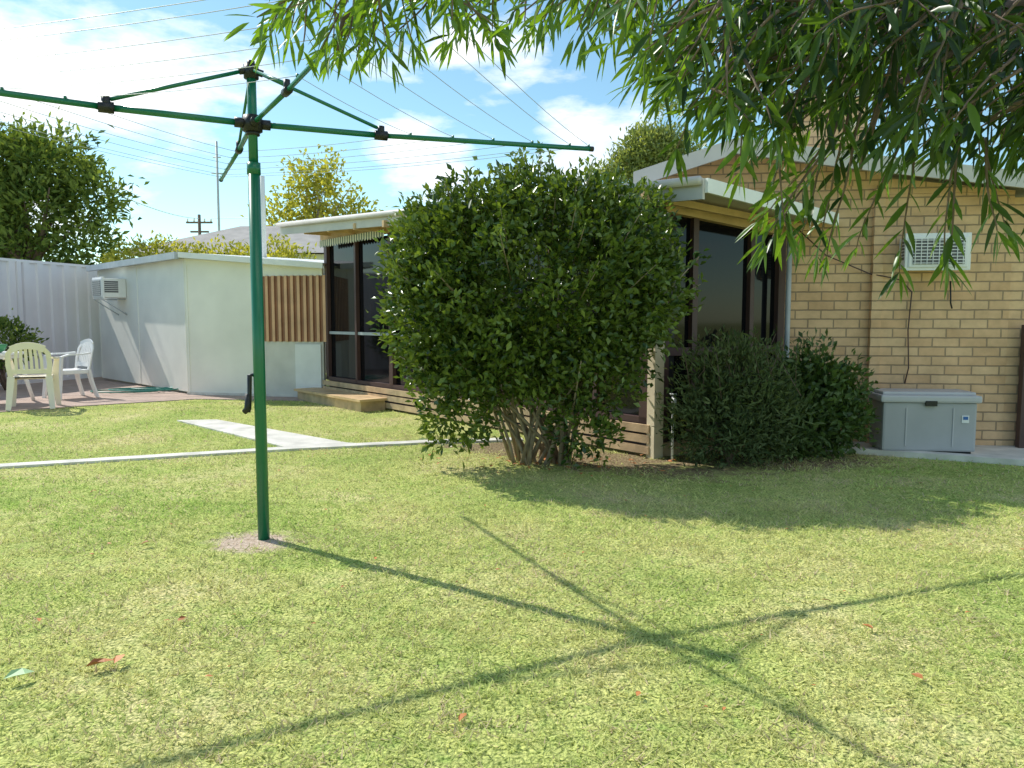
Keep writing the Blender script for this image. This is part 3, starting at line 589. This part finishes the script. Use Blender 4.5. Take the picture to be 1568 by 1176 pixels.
# ------------------------------------------------------------------ patio chairs, table
def chair(name,loc,rot,mat):
    r=empty(name)
    V=[];F=[];nx,ny=8,7
    for s_,zo in ((0,0),(1,-.018)):
        for j in range(ny+1):
            for i in range(nx+1):
                x=-.23+.46*i/nx; y=-.22+.42*j/ny; z=.43-.03*math.sin(math.pi*j/ny)*math.sin(math.pi*i/nx)+(-.02 if j==0 else 0)+zo
                V.append((x,y,z))
    for s_ in (0,1):
        o=s_*(nx+1)*(ny+1)
        for j in range(ny):
            for i in range(nx):
                q=(o+j*(nx+1)+i,o+j*(nx+1)+i+1,o+(j+1)*(nx+1)+i+1,o+(j+1)*(nx+1)+i); F.append(q if s_==0 else q[::-1])
    mesh_obj('seat',V,F,mat,r,smooth=True)
    box('seat_rim',(0,-.215,.40),(.46,.02,.06),mat,r,bev=.008)
    for sx in (-1,1): box('seat_side',(sx*.225,-.01,.40),(.02,.4,.06),mat,r,bev=.008)
    def sw(nm,pts,w,t,side):
        v,f=sweep_geo(pts,w,t,side); mesh_obj(nm,v,f,mat,r)
    for sx in (-1,1):
        sw('front_leg',[(sx*.27,-.25,0),(sx*.25,-.225,.25),(sx*.245,-.215,.43),(sx*.275,-.2,.64)],[.06,.075,.085,.06],.03,(1,.3,0))
        sw('arm',[(sx*.275,-.21,.63),(sx*.285,-.1,.665),(sx*.28,.08,.665),(sx*.245,.215,.68)],[.06,.07,.065,.06],.022,(1,0,0))
        sw('rear_leg',[(sx*.25,.3,0),(sx*.23,.23,.25),(sx*.215,.2,.43)],[.06,.075,.085],.03,(1,.2,0))
        sw('back_side',[(sx*.215,.2,.42),(sx*.235,.23,.6),(sx*.225,.265,.74),(sx*.17,.285,.81)],[.06,.06,.06,.055],.018,(1,0,0))
    sw('top_band',[(x,.285+.02*(1-(x/.18)**2),.80+.045*(1-(x/.18)**2)) for x in (-.19,-.12,-.06,0,.06,.12,.19)],.09,.018,(0,.1,1))
    sw('back_low_band',[(x,.21+.01*(1-(x/.2)**2),.5) for x in (-.21,-.1,0,.1,.21)],.06,.016,(0,.1,1))
    for i in range(6):
        x=-.145+.058*i; sw('slat_%d'%i,[(x,.215,.49),(x*1.0,.25,.66),(x*.85,.295,.83)],.036,.012,(1,0,0))
    r.location=loc; r.rotation_euler=(0,0,rot); return r
chair('patio_chair',(-6.46,10.35,.012),math.radians(205),M_plc)
chair('patio_chair',(-6.72,11.65,.012),math.radians(-38),M_plw)
TB=empty('patio_table')
V,F=tube_geo([(0,0,.69),(0,0,.72)],.5,28); mesh_obj('top',V,F,M_plw,TB); V,F=tube_geo([(0,0,.64),(0,0,.69)],.46,28); mesh_obj('apron',V,F,M_plw,TB)
tubes('legs',[([(x*.3,y*.3,.66),(x*.42,y*.42,0)],[.035,.025]) for x in (-1,1) for y in (-1,1)],M_plw,TB,8)
TB.location=(-7.45,10.85,.012)
FB=empty('table_basket'); tubes('bowl',[([(-7.25,10.8,.735),(-7.25,10.8,.76),(-7.25,10.8,.85)],[.08,.12,.16])],plain('green_cloth',(.1,.35,.15)),FB,14)
HS=empty('garden_hose'); pts=[]
for i in range(90):
    a=i*.28; r_=.35+.12*math.sin(i*.13); pts.append((-6.35+1.2*r_*math.cos(a)+i*.006,12.5+.6*r_*math.sin(a),.03+.0006*i))
tubes('coil',[(pts,.011)],M_hose,HS,6)
# ------------------------------------------------------------------ fallen leaves
r=random.Random(5)
def leafscatter(name,spots,mat):
    V=[];F=[]
    for x,y,s in spots:
        a=r.uniform(0,6.28); o=len(V); z=.014+r.uniform(0,.008)
        for k,w in ((-1,0),(-.3,.45),(.4,.4),(1,0),(.4,-.4),(-.3,-.45)):
            V.append((x+s*(k*math.cos(a)-w*math.sin(a)),y+s*(k*math.sin(a)+w*math.cos(a)),z+abs(w)*s*.6+r.uniform(0,.3)*s))
        F.append(tuple(range(o,o+6)))
    mesh_obj(name,V,F,mat)
spots=[(-1.41,2.55,.045),(-1.36,2.58,.035),(-1.3,2.95,.026),(1.32,3.15,.03),(-.147,2.2,.024),(-1.93,3.98,.03),(1.365,2.87,.025),(1.34,2.46,.028),(.40,2.35,.018)]
spots+=[(r.uniform(-4,4),r.uniform(2.2,7),r.uniform(.007,.018)) for _ in range(150)]+[(.4+r.gauss(0,.5),6.4+r.gauss(0,.25),r.uniform(.02,.035)) for _ in range(80)]
leafscatter('fallen_leaves',spots,M_deadleaf)
leafscatter('pale_fallen_leaf',[(-1.63,2.46,.045)],M_paleleaf)
# ------------------------------------------------------------------ light, sky
td=Vector((1.858,-1.309,-2.19)).normalized()
sun=bpy.data.lights.new('sun','SUN'); sun.energy=5; sun.angle=math.radians(.53); sun.color=(1,.97,.90)
so=link(bpy.data.objects.new('sun',sun)); so.rotation_euler=td.to_track_quat('-Z','Y').to_euler(); so.location=(-8,8,12)
w=bpy.data.worlds.new('World'); S.world=w; w.use_nodes=True; nt=w.node_tree; L=nt.links; bg=nt.nodes['Background']
sky=N(nt,'ShaderNodeTexSky',sky_type='NISHITA'); sky.sun_disc=False; sky.sun_elevation=math.radians(44); sky.sun_rotation=math.radians(-54.8); sky.air_density=1.0; sky.dust_density=.2; sky.ozone_density=1.8
tn=N(nt,'ShaderNodeMix',data_type='RGBA',blend_type='MULTIPLY'); tn.inputs[0].default_value=1; tn.inputs[7].default_value=(1.05,1.25,1.15,1); L.new(sky.outputs[0],tn.inputs[6])
tc=N(nt,'ShaderNodeTexCoord'); nv=N(nt,'ShaderNodeVectorMath',operation='NORMALIZE'); L.new(tc.outputs['Generated'],nv.inputs[0])
mp=N(nt,'ShaderNodeMapping'); mp.inputs['Scale'].default_value=(3.2,3.2,9); L.new(nv.outputs[0],mp.inputs['Vector'])
no=N(nt,'ShaderNodeTexNoise'); no.inputs['Scale'].default_value=1.0; no.inputs['Detail'].default_value=9; no.inputs['Roughness'].default_value=.58; L.new(mp.outputs[0],no.inputs['Vector'])
acc=no.outputs['Fac']
for c,cosr,wt in (((-.455,.847,.277),.975,.24),((0,.948,.317),.994,.2),((.117,.965,.238),.996,.2),((-.117,.976,.185),.997,.16),((-.6,.75,.2),.97,.10),((.5,-.5,.7),.6,.2)):
    dt=N(nt,'ShaderNodeVectorMath',operation='DOT_PRODUCT'); dt.inputs[1].default_value=c; L.new(nv.outputs[0],dt.inputs[0])
    mr=N(nt,'ShaderNodeMapRange'); mr.inputs['From Min'].default_value=cosr; mr.inputs['From Max'].default_value=1; mr.inputs['To Min'].default_value=0; mr.inputs['To Max'].default_value=wt
    L.new(dt.outputs['Value'],mr.inputs['Value']); ad=N(nt,'ShaderNodeMath',operation='ADD'); L.new(acc,ad.inputs[0]); L.new(mr.outputs[0],ad.inputs[1]); acc=ad.outputs[0]
cr=ramp(nt,[(.61,(0,0,0)),(.75,(1,1,1))]); L.new(acc,cr.inputs['Fac'])
mx_=N(nt,'ShaderNodeMix',data_type='RGBA'); L.new(cr.outputs[0],mx_.inputs[0]); L.new(tn.outputs[2],mx_.inputs[6]); mx_.inputs[7].default_value=(9.5,9.6,9.8,1)
L.new(mx_.outputs[2],bg.inputs['Color']); bg.inputs['Strength'].default_value=.15
S.view_settings.view_transform='Standard'; S.view_settings.look='None'; S.view_settings.exposure=0
cam=bpy.data.cameras.new('camera'); cam.lens=27.1; cam.sensor_width=36; cam.clip_end=2000; cam.clip_start=.05
co=link(bpy.data.objects.new('camera',cam)); co.location=(0,0,1.2); co.rotation_euler=(math.radians(90-4.8),0,0); S.camera=co
